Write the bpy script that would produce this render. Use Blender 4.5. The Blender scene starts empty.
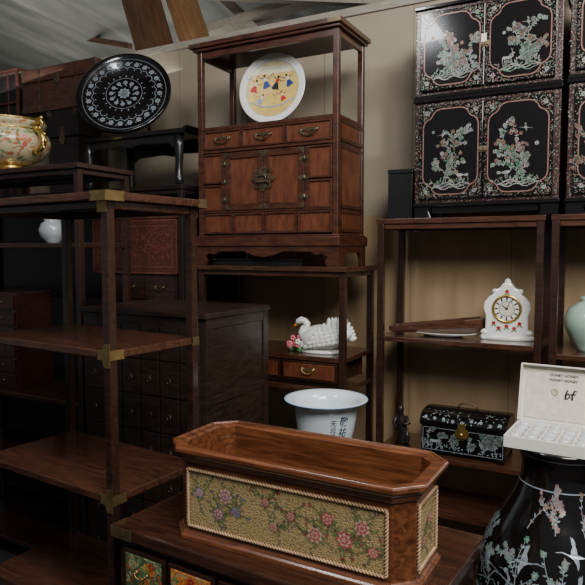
import bpy, bmesh, math, random
from mathutils import Vector, Matrix
PI=math.pi; R=math.radians
C=bpy.context.scene.collection
random.seed(4)
# ---------------------------------------------------------------- camera frame
FPX=620.0; PITCH=math.atan(42.5/FPX); CZ=1.45
A=R(28.5); CA,SA=math.cos(A),math.sin(A)
def W(s,t,z=0): return Vector((s*CA+t*SA,-s*SA+t*CA,z))
def F(px,py,t):
    u=(px-292.5)/FPX; v=-(py-292.5)/FPX
    d=Vector((u,math.cos(PITCH)+v*math.sin(PITCH),-math.sin(PITCH)+v*math.cos(PITCH)))
    k=t/(d.x*SA+d.y*CA); p=d*k
    return p.x*CA-p.y*SA, CZ+p.z
def S(px,py,t): return F(px,py,t)[0]
def Z(px,py,t): return F(px,py,t)[1]
cam=bpy.data.cameras.new('camera'); co=bpy.data.objects.new('camera',cam); C.objects.link(co)
co.location=(0,0,CZ); co.rotation_euler=(PI/2-PITCH,0,0); cam.sensor_width=36; cam.lens=36*FPX/585; cam.clip_start=0.05
bpy.context.scene.camera=co
# ---------------------------------------------------------------- materials
def newmat(name):
    m=bpy.data.materials.new(name); m.use_nodes=True
    nt=m.node_tree; b=nt.nodes['Principled BSDF']; return m,nt,b
def ramp(nt,fac,cols):
    r=nt.nodes.new('ShaderNodeValToRGB'); nt.links.new(fac,r.inputs[0])
    e=r.color_ramp.elements
    while len(e)<len(cols): e.new(0.5)
    for i,(p,c) in enumerate(cols): e[i].position=p; e[i].color=(*c,1)
    return r.outputs[0]
def coords(nt,scale,kind='Object'):
    tc=nt.nodes.new('ShaderNodeTexCoord'); mp=nt.nodes.new('ShaderNodeMapping'); mp.inputs['Scale'].default_value=scale
    nt.links.new(tc.outputs[kind],mp.inputs[0]); return mp.outputs[0]
def noise(nt,vec,scale,detail=4,dist=0):
    n=nt.nodes.new('ShaderNodeTexNoise'); n.inputs['Scale'].default_value=scale; n.inputs['Detail'].default_value=detail
    n.inputs['Distortion'].default_value=dist; nt.links.new(vec,n.inputs['Vector']); return n.outputs[0]
def bump(nt,b,h,st,dist=0.002):
    bp=nt.nodes.new('ShaderNodeBump'); bp.inputs['Strength'].default_value=st; bp.inputs['Distance'].default_value=dist
    nt.links.new(h,bp.inputs['Height']); nt.links.new(bp.outputs[0],b.inputs['Normal'])
def wood(name,c1,c2,rough=.4,coat=.2,scale=(2,14,14),sc=6):
    m,nt,b=newmat(name); v=coords(nt,scale); n=noise(nt,v,sc,6,.6)
    nt.links.new(ramp(nt,n,[(.32,c1),(.5,tuple((x+y)/2 for x,y in zip(c1,c2))),(.68,c2)]),b.inputs['Base Color'])
    n2=noise(nt,coords(nt,(1,1,1)),3,3)
    mr=nt.nodes.new('ShaderNodeMapRange'); nt.links.new(n2,mr.inputs[0]); mr.inputs['To Min'].default_value=rough-.08; mr.inputs['To Max'].default_value=rough+.12
    nt.links.new(mr.outputs[0],b.inputs['Roughness']); b.inputs['Coat Weight'].default_value=coat; b.inputs['Coat Roughness'].default_value=.18
    bump(nt,b,n,.12); return m
def plain(name,c,rough=.5,metal=0,var=.15,coat=0,sc=20,bst=.05):
    m,nt,b=newmat(name); n=noise(nt,coords(nt,(1,1,1)),sc,4)
    nt.links.new(ramp(nt,n,[(.3,tuple(x*(1-var) for x in c)),(.7,tuple(min(1,x*(1+var)) for x in c))]),b.inputs['Base Color'])
    b.inputs['Roughness'].default_value=rough; b.inputs['Metallic'].default_value=metal; b.inputs['Coat Weight'].default_value=coat
    bump(nt,b,n,bst,.001); return m
M={}
M['cab']=wood('red_brown_wood',(.034,.011,.006),(.085,.027,.013),.28,.6,(3,3,12),5)
M['cabpanel']=wood('figured_panel_wood',(.080,.023,.010),(.155,.047,.021),.26,.6,(9,3,2.4),5)
M['rack']=wood('dark_rosewood',(.016,.007,.005),(.040,.016,.010),.24,.55)
M['shelf']=wood('dark_shelf_wood',(.032,.012,.007),(.085,.032,.017),.2,.55)
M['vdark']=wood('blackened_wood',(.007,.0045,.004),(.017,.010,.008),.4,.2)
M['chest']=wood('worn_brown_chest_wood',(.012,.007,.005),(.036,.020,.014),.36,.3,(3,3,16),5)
M['boxwood']=wood('worn_reddish_box_wood',(.04,.014,.009),(.095,.036,.021),.45,.15)
M['planter']=wood('warm_planter_wood',(.060,.018,.007),(.185,.062,.023),.25,.55,(2,20,20),4.5)
M['planterin']=wood('raw_inner_wood',(.075,.034,.018),(.16,.072,.036),.7,0)
M['lowtop']=wood('polished_low_chest_wood',(.022,.008,.005),(.060,.022,.012),.18,.6)
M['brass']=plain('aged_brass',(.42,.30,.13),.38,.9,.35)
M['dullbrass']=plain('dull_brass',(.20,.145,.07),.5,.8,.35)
M['darkbrass']=plain('dark_brass',(.15,.115,.07),.4,.8,.4)
M['lacq']=plain('black_lacquer',(.006,.005,.005),.14,0,.1,.5,20,0)
M['lacqmatte']=plain('black_paint',(.008,.008,.009),.3,0,.1,.2)
M['redlac']=wood('dark_red_lacquer',(.018,.005,.004),(.042,.012,.009),.25,.5)
M['white']=plain('white_porcelain',(.78,.78,.74),.16,0,.03,.4,6,0)
M['bluewhite']=plain('bluish_white_porcelain',(.60,.67,.70),.14,0,.04,.5,6,0)
M['matwhite']=plain('white_card',(.72,.69,.62),.6,0,.03)
M['satin']=plain('ivory_satin',(.66,.60,.50),.4,0,.12,0,60,.3)
M['blue']=plain('cobalt_glaze',(.03,.06,.22),.2)
M['inkblue']=plain('grey_blue_brushwork',(.05,.065,.11),.25)
M['ltblue']=plain('pale_blue_glaze',(.25,.38,.55),.2)
M['yellow']=plain('yellow_glaze',(.66,.47,.14),.25)
M['cream']=plain('cream_glaze',(.72,.64,.42),.25)
M['pink']=plain('pink_glaze',(.65,.16,.20),.3)
M['red']=plain('red_glaze',(.45,.03,.03),.3)
M['green']=plain('green_glaze',(.08,.25,.08),.3)
M['orange']=plain('orange_glaze',(.65,.20,.04),.3)
M['gold']=plain('gilt',(.65,.44,.13),.25,.9,.2)
M['ink']=plain('black_ink',(.01,.01,.015),.5)
M['celadon']=plain('celadon_glaze',(.36,.50,.42),.15,0,.12,.5,8,0)
M['redcarve']=plain('carved_red_lacquer',(.080,.024,.016),.5,0,.4,.05,90,.8)
M['redcarve2']=plain('carved_red_relief',(.145,.046,.031),.45,0,.3,.05)
M['bronze']=plain('dark_bronze',(.02,.016,.014),.35,.3,.3)
M['purple']=plain('mauve_thread',(.20,.11,.16),.85)
M['rose']=plain('rose_thread',(.32,.075,.065),.85)
M['rose2']=plain('pale_rose_thread',(.50,.27,.21),.85)
M['bluethread']=plain('grey_blue_thread',(.17,.17,.25),.85)
M['leafth']=plain('green_thread',(.115,.14,.05),.85)
M['rope']=plain('brown_gold_rope',(.42,.27,.15),.55,0,.25)
m,nt,b=newmat('clear_cup'); b.inputs['Base Color'].default_value=(.85,.88,.88,1); b.inputs['Roughness'].default_value=.08; b.inputs['Transmission Weight'].default_value=.6; M['clear']=m
def mop(name,cs):
    m,nt,b=newmat(name); n=noise(nt,coords(nt,(1,1,1)),60,3,1.5)
    nt.links.new(ramp(nt,n,[(.3,cs[0]),(.45,cs[1]),(.58,cs[2]),(.7,cs[3])]),b.inputs['Base Color'])
    b.inputs['Roughness'].default_value=.22; b.inputs['Metallic'].default_value=.3; return m
M['mop']=mop('mother_of_pearl',[(.13,.27,.22),(.42,.47,.42),(.40,.29,.32),(.17,.33,.29)])
M['mopd']=mop('dull_mother_of_pearl',[(.10,.12,.09),(.24,.21,.16),(.20,.14,.12),(.11,.16,.13)])
M['mopg']=mop('green_abalone',[(.05,.17,.11),(.16,.30,.21),(.30,.27,.27),(.07,.22,.18)])
M['mopr']=mop('rosy_shell',[(.20,.09,.06),(.33,.21,.16),(.30,.13,.12),(.17,.12,.10)])
M['mopb']=mop('blue_grey_shell',[(.14,.22,.26),(.38,.44,.47),(.32,.33,.38),(.16,.28,.32)])
m,nt,b=newmat('tapestry_cloth'); v=coords(nt,(1,1,1))
wv=nt.nodes.new('ShaderNodeTexVoronoi'); wv.inputs['Scale'].default_value=280; nt.links.new(v,wv.inputs['Vector'])
nt.links.new(ramp(nt,wv.outputs['Distance'],[(.1,(.48,.35,.155)),(.7,(.24,.17,.068))]),b.inputs['Base Color']); b.inputs['Roughness'].default_value=.9
bump(nt,b,wv.outputs['Distance'],.7); M['tapestry']=m
m,nt,b=newmat('enamel_vase'); v=coords(nt,(1,1,1)); n=noise(nt,v,22,2,1.2)
nt.links.new(ramp(nt,n,[(.34,(.10,.20,.09)),(.40,(.50,.42,.25)),(.56,(.56,.46,.29)),(.62,(.36,.10,.06)),(.70,(.50,.30,.08))]),b.inputs['Base Color']); b.inputs['Roughness'].default_value=.18; M['enamel']=m
def paint(name,base,alt):
    m,nt,b=newmat(name); n=noise(nt,coords(nt,(1,1,1)),38,3,1.4)
    nt.links.new(ramp(nt,n,[(.36,alt),(.43,base),(.55,base),(.6,(.45,.36,.18)),(.66,(.10,.18,.08))]),b.inputs['Base Color']); b.inputs['Roughness'].default_value=.3; return m
M['paintblue']=paint('painted_green_face',(.07,.10,.05),(.40,.08,.03)); M['paintorange']=paint('painted_orange_face',(.42,.13,.03),(.5,.33,.08))
# wall
m,nt,b=newmat('wall_board'); v=coords(nt,(1,1,1)); n=noise(nt,coords(nt,(1.6,1,1)),1.6,7,.5)
c1=ramp(nt,n,[(.3,(.28,.23,.165)),(.7,(.36,.305,.228))]); n3=noise(nt,coords(nt,(5,5,1)),2.2,6,.6); c2=ramp(nt,n3,[(.25,(.27,.175,.09)),(.75,(.38,.262,.148))])
sep=nt.nodes.new('ShaderNodeSeparateXYZ'); nt.links.new(v,sep.inputs[0])
gt=nt.nodes.new('ShaderNodeMath'); gt.operation='LESS_THAN'; gt.inputs[1].default_value=1.62; nt.links.new(sep.outputs[2],gt.inputs[0])
mx=nt.nodes.new('ShaderNodeMix'); mx.data_type='RGBA'; nt.links.new(gt.outputs[0],mx.inputs[0]); nt.links.new(c1,mx.inputs[6]); nt.links.new(c2,mx.inputs[7])
fr=nt.nodes.new('ShaderNodeMath'); fr.operation='PINGPONG'; fr.inputs[1].default_value=.23; nt.links.new(sep.outputs[0],fr.inputs[0])
sm=nt.nodes.new('ShaderNodeMath'); sm.operation='LESS_THAN'; sm.inputs[1].default_value=.0014; nt.links.new(fr.outputs[0],sm.inputs[0])
mx2=nt.nodes.new('ShaderNodeMix'); mx2.data_type='RGBA'; nt.links.new(sm.outputs[0],mx2.inputs[0]); nt.links.new(mx.outputs[2],mx2.inputs[6]); mx2.inputs[7].default_value=(.15,.10,.06,1)
nt.links.new(mx2.outputs[2],b.inputs['Base Color']); b.inputs['Roughness'].default_value=.75; M['wall']=m
m,nt,b=newmat('roof_sheet'); n=noise(nt,coords(nt,(2.2,.5,1)),1.8,5,.8)
nt.links.new(ramp(nt,n,[(.30,(.075,.078,.068)),(.5,(.13,.132,.118)),(.70,(.21,.21,.19))]),b.inputs['Base Color']); b.inputs['Roughness'].default_value=.5; M['roof']=m
M['floor']=plain('dark_concrete',(.03,.026,.023),.8,0,.3,0,5)
M['beam']=wood('golden_beam',(.16,.080,.030),(.30,.155,.065),.6,.1,(12,12,2),3)
M['darkbeam']=wood('dark_beam',(.055,.026,.013),(.12,.055,.026),.6,.1,(12,12,2),3)
M['palebeam']=wood('pale_plank',(.25,.22,.175),(.37,.33,.27),.7,0)
# ---------------------------------------------------------------- mesh builder
class MB:
    def __init__(s): s.v=[]; s.f=[]; s.m=[]; s.s=[]
    def add(s,vs,fs,m=0,smooth=False):
        o=len(s.v); s.v+= [Vector(x) for x in vs]
        for f in fs: s.f.append([i+o for i in f]); s.m.append(m); s.s.append(smooth)
        return s
    def box(s,x0,x1,y0,y1,z0,z1,m=0):
        return s.add([(x0,y0,z0),(x1,y0,z0),(x1,y1,z0),(x0,y1,z0),(x0,y0,z1),(x1,y0,z1),(x1,y1,z1),(x0,y1,z1)],
            [(0,3,2,1),(4,5,6,7),(0,1,5,4),(1,2,6,5),(2,3,7,6),(3,0,4,7)],m)
    def prism(s,poly,a,b,axis='y',m=0):
        n=len(poly)
        def P(u,v,w): return (u,w,v) if axis=='y' else ((u,v,w) if axis=='z' else (w,u,v))
        return s.add([P(u,v,a) for u,v in poly]+[P(u,v,b) for u,v in poly],[tuple(range(n)),tuple(range(2*n-1,n-1,-1))]+[(i,(i+1)%n,(i+1)%n+n,i+n) for i in range(n)],m)
    def tube(s,path,r,seg=8,m=0,closed=False,flat=None):
        path=[Vector(p) for p in path]; n=len(path)
        rr=r if isinstance(r,(list,tuple)) else [r]*n
        vs=[]; up=None
        for i,p in enumerate(path):
            if closed: t=path[(i+1)%n]-path[i-1]
            else: t=path[min(i+1,n-1)]-path[max(i-1,0)]
            if t.length<1e-9: t=Vector((0,0,1))
            t.normalize()
            if up is None:
                up=Vector((0,1,0)) if abs(t.y)<.9 else Vector((1,0,0))
            up=(up-t*up.dot(t)).normalized(); q=t.cross(up)
            fl=flat if flat else 1
            for k in range(seg):
                a=2*PI*k/seg; vs.append(p+up*math.cos(a)*rr[i]*fl+q*math.sin(a)*rr[i])
        fs=[]
        for i in range(n if closed else n-1):
            j=(i+1)%n
            for k in range(seg): fs.append((i*seg+k,i*seg+(k+1)%seg,j*seg+(k+1)%seg,j*seg+k))
        if not closed: fs+= [tuple(range(seg)),tuple(range((n-1)*seg,n*seg))]
        return s.add(vs,fs,m,True)
    def lathe(s,prof,c=(0,0,0),seg=40,m=0,sx=1,sy=1,caps=True):
        n=len(prof); vs=[]
        for r,z in prof:
            for k in range(seg):
                a=2*PI*k/seg; vs.append((c[0]+r*sx*math.cos(a),c[1]+r*sy*math.sin(a),c[2]+z))
        fs=[(i*seg+k,i*seg+(k+1)%seg,(i+1)*seg+(k+1)%seg,(i+1)*seg+k) for i in range(n-1) for k in range(seg)]
        if caps: fs+=[tuple(range(seg)),tuple(range((n-1)*seg,n*seg))]
        return s.add(vs,fs,m,True)
    def ball(s,c,rx,ry=None,rz=None,m=0,seg=14):
        ry=ry or rx; rz=rz or rx; n=seg//2+1
        vs=[];
        for i in range(n+1):
            ph=-PI/2+PI*i/n; cr=max(math.cos(ph),.01)
            for k in range(seg):
                a=2*PI*k/seg; vs.append((c[0]+rx*cr*math.cos(a),c[1]+ry*cr*math.sin(a),c[2]+rz*math.sin(ph)))
        fs=[(i*seg+k,i*seg+(k+1)%seg,(i+1)*seg+(k+1)%seg,(i+1)*seg+k) for i in range(n) for k in range(seg)]
        fs+=[tuple(range(seg)),tuple(range(n*seg,(n+1)*seg))]
        return s.add(vs,fs,m,True)
    def disc(s,c,r,th,m=0,seg=24):
        return s.prism([(c[0]+r*math.cos(2*PI*k/seg),c[2]+r*math.sin(2*PI*k/seg)) for k in range(seg)],c[1]-th,c[1],'y',m)
    def xf(s,Mx,start=0):
        for i in range(start,len(s.v)): s.v[i]=Mx@s.v[i]
        return s
    def build(s,name,mats,parent=None,bevel=0,label=None,normals=True):
        if not isinstance(mats,(list,tuple)): mats=[mats]
        me=bpy.data.meshes.new(name); bm=bmesh.new()
        vv=[bm.verts.new(v) for v in s.v]
        for f,mi,sm_ in zip(s.f,s.m,s.s):
            try: fc=bm.faces.new([vv[i] for i in f]); fc.material_index=mi; fc.smooth=sm_
            except Exception: pass
        if normals: bmesh.ops.recalc_face_normals(bm,faces=bm.faces)
        bm.to_mesh(me); bm.free()
        for mt in mats: me.materials.append(M[mt] if isinstance(mt,str) else mt)
        o=bpy.data.objects.new(name,me); C.objects.link(o)
        if parent: o.parent=parent
        if bevel:
            bv=o.modifiers.new('bevel','BEVEL'); bv.width=bevel; bv.segments=2; bv.limit_method='ANGLE'; bv.angle_limit=R(40)
        if label: o['label']=label
        return o
def tag(o,label,cat,group=None):
    o['label']=label; o['category']=cat
    if group: o['group']=group
    return o
def thing(name,label,cat,loc,rz=-A,group=None):
    o=bpy.data.objects.new(name,None); o.empty_display_size=.05; C.objects.link(o); o.location=loc; o.rotation_euler=(0,0,rz)
    return tag(o,label,cat,group)
def struct(mb,name,mat,loc=(0,0,0),rz=0,bevel=0):
    o=mb.build(name,mat,None,bevel); o.location=loc; o.rotation_euler=(0,0,rz); o['kind']='structure'; return o
# ---------------------------------------------------------------- flat decoration
class Dec:
    def __init__(s,mb,fn,m=0): s.mb=mb; s.fn=fn; s.m=m
    def poly(s,pts,m=None):
        s.mb.add([s.fn(u,v) for u,v in pts],[tuple(range(len(pts)))],s.m if m is None else m)
    def leaf(s,u,v,a,L,w,m=None):
        c,d=math.cos(a),math.sin(a)
        s.poly([(u+c*x*L-d*y*w,v+d*x*L+c*y*w) for x,y in ((0,0),(.3,.42),(.6,.45),(1,0),(.6,-.45),(.3,-.42))],m)
    def disc(s,u,v,r,m=None,n=10,ry=None):
        ry=ry or r; s.poly([(u+r*math.cos(2*PI*k/n),v+ry*math.sin(2*PI*k/n)) for k in range(n)],m)
    def stroke(s,pts,w,m=None,w1=None):
        n=len(pts); vs=[]
        w1=w if w1 is None else w1
        for i in range(n):
            a=pts[max(0,i-1)]; b_=pts[min(n-1,i+1)]; dx,dy=b_[0]-a[0],b_[1]-a[1]; L=math.hypot(dx,dy) or 1
            ww=(w+(w1-w)*i/(n-1))/2
            vs+=[s.fn(pts[i][0]-dy/L*ww,pts[i][1]+dx/L*ww),s.fn(pts[i][0]+dy/L*ww,pts[i][1]-dx/L*ww)]
        s.mb.add(vs,[(2*i,2*i+1,2*i+3,2*i+2) for i in range(n-1)],s.m if m is None else m)
    def flower(s,u,v,r,n=5,m=None,mc=None):
        o=random.random()*6
        for k in range(n): s.leaf(u,v,o+2*PI*k/n,r,r*.75,m)
        s.disc(u,v,r*.22,mc if mc is not None else m)
    def ring(s,u,v,r,w,m=None,n=40,sy=1):
        p=[(u+r*math.cos(2*PI*k/n),v+r*sy*math.sin(2*PI*k/n)) for k in range(n+1)]; s.stroke(p,w,m)
    def outline(s,pts,w,m=None): 
        for i in range(len(pts)): s.stroke([pts[i],pts[(i+1)%len(pts)]],w,m)
    def branch(s,u,v,a,L,w,rnd,m=None,fl=.5,ls=.02,depth=2,mf=None):
        pts=[(u,v)]; x,y=u,v
        for i in range(6):
            a+=rnd.uniform(-.35,.35); x+=math.cos(a)*L/6; y+=math.sin(a)*L/6; pts.append((x,y))
            for sgn in (-1,1):
                if rnd.random()<.75: s.leaf(x,y,a+sgn*rnd.uniform(.5,1.2),ls*rnd.uniform(.7,1.2),ls*.42,rnd.choice([m,mf if mf is not None else m]))
            if depth>0 and rnd.random()<.45: s.branch(x,y,a+rnd.choice([-1,1])*rnd.uniform(.5,1),L*.45,w*.6,rnd,m,fl,ls,depth-1,mf)
        s.stroke(pts,w,m,w*.4)
        if rnd.random()<fl: s.flower(x,y,ls*.8,6,mf if mf is not None else m,m)
    def bird(s,u,v,k,d=1,m=None):
        P=lambda l:[(u+d*x*k,v+y*k) for x,y in l]
        s.poly(P([(-.5,0),(-.2,.18),(.2,.22),(.42,.1),(.2,-.12),(-.1,-.14)]),m)
        s.stroke(P([(.38,.12),(.5,.35),(.45,.6),(.55,.75)]),.09*k,m,.06*k); s.disc(u+d*.57*k,v+.76*k,.07*k,m); s.stroke(P([(.6,.77),(.8,.74)]),.04*k,m,.01*k)
        for a in (2.9,3.1,3.35): s.leaf(u+d*-.35*k,v+.02*k,a if d>0 else PI-a,.6*k,.14*k,m)
        for x in (0,.12): s.stroke(P([(x,-.1),(x+.03,-.35),(x-.02,-.6)]),.035*k,m)
    def flying(s,u,v,k,d=1,m=None):
        P=lambda l:[(u+d*x*k,v+y*k) for x,y in l]
        s.poly(P([(-.35,-.02),(0,.09),(.3,.05),(.1,-.08)]),m); s.stroke(P([(.25,.03),(.5,.1),(.72,.06)]),.05*k,m,.02*k)
        for i in range(5): s.leaf(u+d*(-.05+.06*i)*k,v+.04*k,(1.2+.22*i) if d>0 else PI-(1.2+.22*i),(.6-.05*i)*k,.13*k,m)
        for i in range(4): s.leaf(u+d*(-.05+.05*i)*k,v-.02*k,-(1.5+.22*i) if d>0 else PI+(1.5+.22*i),(.4-.04*i)*k,.11*k,m)
        s.stroke(P([(-.3,-.02),(-.65,-.08)]),.03*k,m)
    def deer(s,u,v,k,d=1,m=None):
        P=lambda l:[(u+d*x*k,v+y*k) for x,y in l]
        s.poly(P([(-.5,.05),(-.42,.22),(0,.2),(.35,.25),(.4,.05),(.1,-.05),(-.3,-.06)]),m)
        s.poly(P([(.28,.2),(.45,.52),(.55,.5),(.42,.12)]),m); s.poly(P([(.42,.5),(.5,.62),(.75,.48),(.7,.42),(.52,.44)]),m)
        for x,b in ((-.42,-.05),(-.3,.05),(.2,-.03),(.33,.06)): s.stroke(P([(x,.08),(x+b,-.2),(x,-.5)]),.07*k,m,.04*k)
        s.stroke(P([(.5,.6),(.45,.8),(.38,.95)]),.035*k,m); s.stroke(P([(.47,.78),(.58,.9)]),.03*k,m)
def textmesh(txt,size,off=.012):
    cu=bpy.data.curves.new('t','FONT'); cu.body=txt; cu.size=size; cu.align_x='CENTER'; cu.align_y='CENTER'; cu.offset=size*off
    ob=bpy.data.objects.new('t',cu); C.objects.link(ob); bpy.context.view_layer.update()
    dg=bpy.context.evaluated_depsgraph_get(); me=bpy.data.meshes.new_from_object(ob.evaluated_get(dg))
    vs=[(v.co.x,v.co.y) for v in me.vertices]; fs=[tuple(p.vertices) for p in me.polygons]
    bpy.data.objects.remove(ob); bpy.data.curves.remove(cu); bpy.data.meshes.remove(me); return vs,fs
def addtext(mb,txt,size,fn,m,off=.012):
    vs,fs=textmesh(txt,size,off)
    if vs: mb.add([fn(u,v) for u,v in vs],fs,m)
def ffront(x0,z0,y=-.001): return lambda u,v: Vector((x0+u,y,z0+v))
def bail(mb,x,y,z,w,drop=.02,r=.0025,m=0):
    pts=[(x-w/2,y-.006,z)]+[(x+w/2*math.cos(a),y-.012,z+drop*math.sin(a)) for a in [PI+PI*k/8 for k in range(9)]]+[(x+w/2,y-.006,z)]
    mb.tube(pts,r,6,m); mb.ball((x-w/2,y-.004,z),r*2.4,.005,r*2.4,m,8); mb.ball((x+w/2,y-.004,z),r*2.4,.005,r*2.4,m,8)
def framed(parent,name,x0,x1,z0,z1,y=0,fw=.014,mats=('cab','cabpanel'),th=.014,label=None):
    b=MB(); b.box(x0,x1,y-th,y,z1-fw,z1).box(x0,x1,y-th,y,z0,z0+fw).box(x0,x0+fw,y-th,y,z0+fw,z1-fw).box(x1-fw,x1,y-th,y,z0+fw,z1-fw)
    b.box(x0+fw,x1-fw,y-th*.45,y,z0+fw,z1-fw,1)
    return b.build(name,list(mats),parent,.0012,label)
# ---------------------------------------------------------------- setting
AX=-A
struct(MB().box(-7,5,-2,8,-.05,0),'floor','floor')
struct(MB().box(-6.5,3.5,0,.04,0,2.59),'wall_back','wall',W(0,2.88),AX)
struct(MB().box(-6.5,3.5,-.012,.052,2.59,2.63),'trim_1','palebeam',W(0,2.88),AX,.003)
cm=MB(); N=90
vs=[];fs=[]
for i in range(N+1):
    s=-9+13*i/N
    for j,(t,z) in enumerate(((.9,3.45),(2.9,3.22),(5,3.02),(9.5,2.6))):
        vs.append((s,t,z+.02*math.sin(i*1.9)))
for i in range(N):
    for j in range(3): fs.append((i*4+j,i*4+j+1,(i+1)*4+j+1,(i+1)*4+j))
cm.add(vs,fs,0,True)
struct(cm,'ceiling','roof',(0,0,0),AX)
def beam(name,a,b,w,h,mat):
    a=W(a[0],a[2],a[1]); b=W(b[0],b[2],b[1]); d=b-a
    mb=MB().box(-w/2,w/2,-h/2,h/2,0,d.length)
    o=struct(mb,name,mat,a); o.rotation_mode='QUATERNION'; o.rotation_quaternion=d.to_track_quat('Z','Y'); return o
def pt(px,py,t): s,z=F(px,py,t); return (s,z,t)
beam('trim_2',pt(138,-12,3.08),pt(162,72,3.08),.19,.16,'darkbeam')
beam('trim_3',pt(177,-14,3.22),pt(203,64,3.22),.16,.13,'beam')
beam('trim_4',pt(60,-14,3.6),pt(400,-4,3.05),.07,.10,'palebeam')
beam('trim_5',pt(205,34,3.5),pt(330,-8,3.3),.12,.05,'palebeam')
beam('trim_6',pt(-20,48,3.9),pt(125,2,3.5),.06,.06,'palebeam')
beam('trim_7',pt(-20,20,4.2),pt(130,46,3.6),.04,.04,'darkbeam')
beam('trim_8',pt(215,-10,3.5),pt(262,34,3.4),.05,.05,'palebeam')
# ---------------------------------------------------------------- racks
def rack(name,label,loc,rz,w,d,zs,post=.028,over=.02,th=.022,postmat='rack',shmat='shelf',brass=False,group=None):
    t=thing(name,label,'shelf rack',loc,rz,group); top=zs[0]
    for x in (0,w-post):
        for y in (0,d-post):
            MB().box(x,x+post,y,y+post,0,top-th).build('post',postmat,t,.003)
    for i,z in enumerate(zs):
        b=MB()
        if i==0: b.box(-over,w+over,-over,d+over,z-th,z).box(post,w-post,.004,.018,z-th-.022,z-th).box(post,w-post,d-.018,d-.004,z-th-.022,z-th).box(.004,.018,post,d-post,z-th-.022,z-th).box(w-.018,w-.004,post,d-post,z-th-.022,z-th)
        else:
            p=post; b.prism([(p,.002),(w-p,.002),(w-p,p),(w-.002,p),(w-.002,d-p),(w-p,d-p),(w-p,d-.002),(p,d-.002),(p,d-p),(.002,d-p),(.002,p),(p,p)],z-th,z,'z')
        b.build('shelf',shmat,t,.003)
        if brass:
            e=over+.0015 if i==0 else .0015
            for cx,sx in ((w,-1),(0,1)):
                for cy,sy in ((0,1),(d,-1)):
                    near=(sx<0 and sy>0)
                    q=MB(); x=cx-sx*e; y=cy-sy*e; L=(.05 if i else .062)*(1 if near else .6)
                    zz=z-th-.002
                    prof=[(0,0),(L,0),(L*.9,.012),(L,th+.004),(0,th+.004)]
                    q.prism([(x+sx*u,zz+v) for u,v in prof],y-.001,y+.001,'y')
                    q.prism([(y+sy*u,zz+v) for u,v in prof],x-.001,x+.001,'x')
                    if i and near:
                        q.prism([(x+sx*u,zz+v) for u,v in [(0,-.02),(.022,-.02),(.03,0),(0,0)]],y-.001,y+.001,'y')
                        q.prism([(x+sx*u,zz+v) for u,v in [(0,th+.004),(.03,th+.004),(.02,th+.022),(0,th+.022)]],y-.001,y+.001,'y')
                    elif i==0:
                        q.box(min(x,x+sx*L),max(x,x+sx*L),min(y,y+sy*.03),max(y,y+sy*.03),z-.0005,z+.001)
                        px_=cx+sx*(-.002); py_=cy-sy*.002
                        q.box(min(cx,cx+sx*(post+.01)),max(cx,cx+sx*(post+.01)),py_-.001,py_+.001,z-th-.03,z-th)
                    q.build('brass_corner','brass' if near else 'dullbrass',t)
    return t
def local_rack(name,label,pxl,pxr,pyref,t,d,zs,**k):
    s0,s1=S(pxl,pyref,t),S(pxr,pyref,t)
    return rack(name,label,W(s0,t,0),AX,s1-s0,d,zs,**k),s0,s1
rzL=-R(33.5); NL=Vector((-.476,1.6,0)); wL=.62; locL=NL+wL*Vector((-math.cos(rzL),-math.sin(rzL),0))
rack('open_shelf_rack','large dark open rack with brass corners standing empty in the left foreground',locL,rzL,wL,.34,[1.60,1.185,.795,.42,.1],post=.026,brass=True)
# centre rack
tc=2.36; zc=Z(342,267,tc); zc2=Z(342,359,tc)
rC,sc0,sc1=local_rack('display_stand','dark open stand with drawers carrying the tall plate cabinet',198,345,270,tc,.34,[zc,zc2,zc2-.135,.45,.08],over=.012)
wC=sc1-sc0
MB().box(.03,wC-.03,.26,.272,zc2-.113,zc2-.023).build('back_panel','cab',rC)
for i,(fa,fb_) in enumerate(((.0,.27),(.275,.60),(.605,1.0))):
    LL=wC-.064; x0=.032+fa*LL; x1=.032+fb_*LL-.004
    b=MB().box(x0,x1,.004,.24,zc2-.110,zc2-.026).box(x0+.012,x1-.012,-.001,.004,zc2-.1,zc2-.036,1)
    d_=b.build('drawer',['rack','cabpanel'],rC,.0015)
    h=MB(); xm=(x0+x1)/2; h.box(xm-.035,xm+.035,-.003,-.001,zc2-.066,zc2-.054); bail(h,xm,0,zc2-.058,.055,.02,.003); h.build('handle','brass',d_)
# right rack
RG='open racks along the back wall'
tr=2.515; zr=Z(541,215,tr); zr2=Z(541,347,tr); zr3=Z(383,449,tr)
rR,sr0,sr1=local_rack('display_rack','brown open rack holding the white clock and the black inlaid casket',377,543,280,tr,.30,[zr,zr2,zr3,.35,.06],over=.004,group=RG)
rR2,ss0,ss1=local_rack('display_rack','brown open rack at the right edge holding the pale green jar',550,740,280,tr-.02,.30,[zr,zr2-.02,zr3,.35,.06],over=.002,group=RG)
# long back rack
tb=2.31; zb=Z(150,186,tb); zb2=Z(150,303,tb)
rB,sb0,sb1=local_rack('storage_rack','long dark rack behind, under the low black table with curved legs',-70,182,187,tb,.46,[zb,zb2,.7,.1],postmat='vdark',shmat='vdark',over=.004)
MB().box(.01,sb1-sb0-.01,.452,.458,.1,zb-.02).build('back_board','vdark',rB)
# left tall rack
tl=1.85; zl=Z(60,164,tl); zl2=Z(40,243,tl); zl3=Z(10,392,tl)
rL,sl0,sl1=local_rack('storage_rack','dark rack at the left edge under the painted tureen',-60,78,180,tl,.30,[zl,zl2,zl3,.5,.1],postmat='rack',shmat='rack',over=.015)
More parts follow.
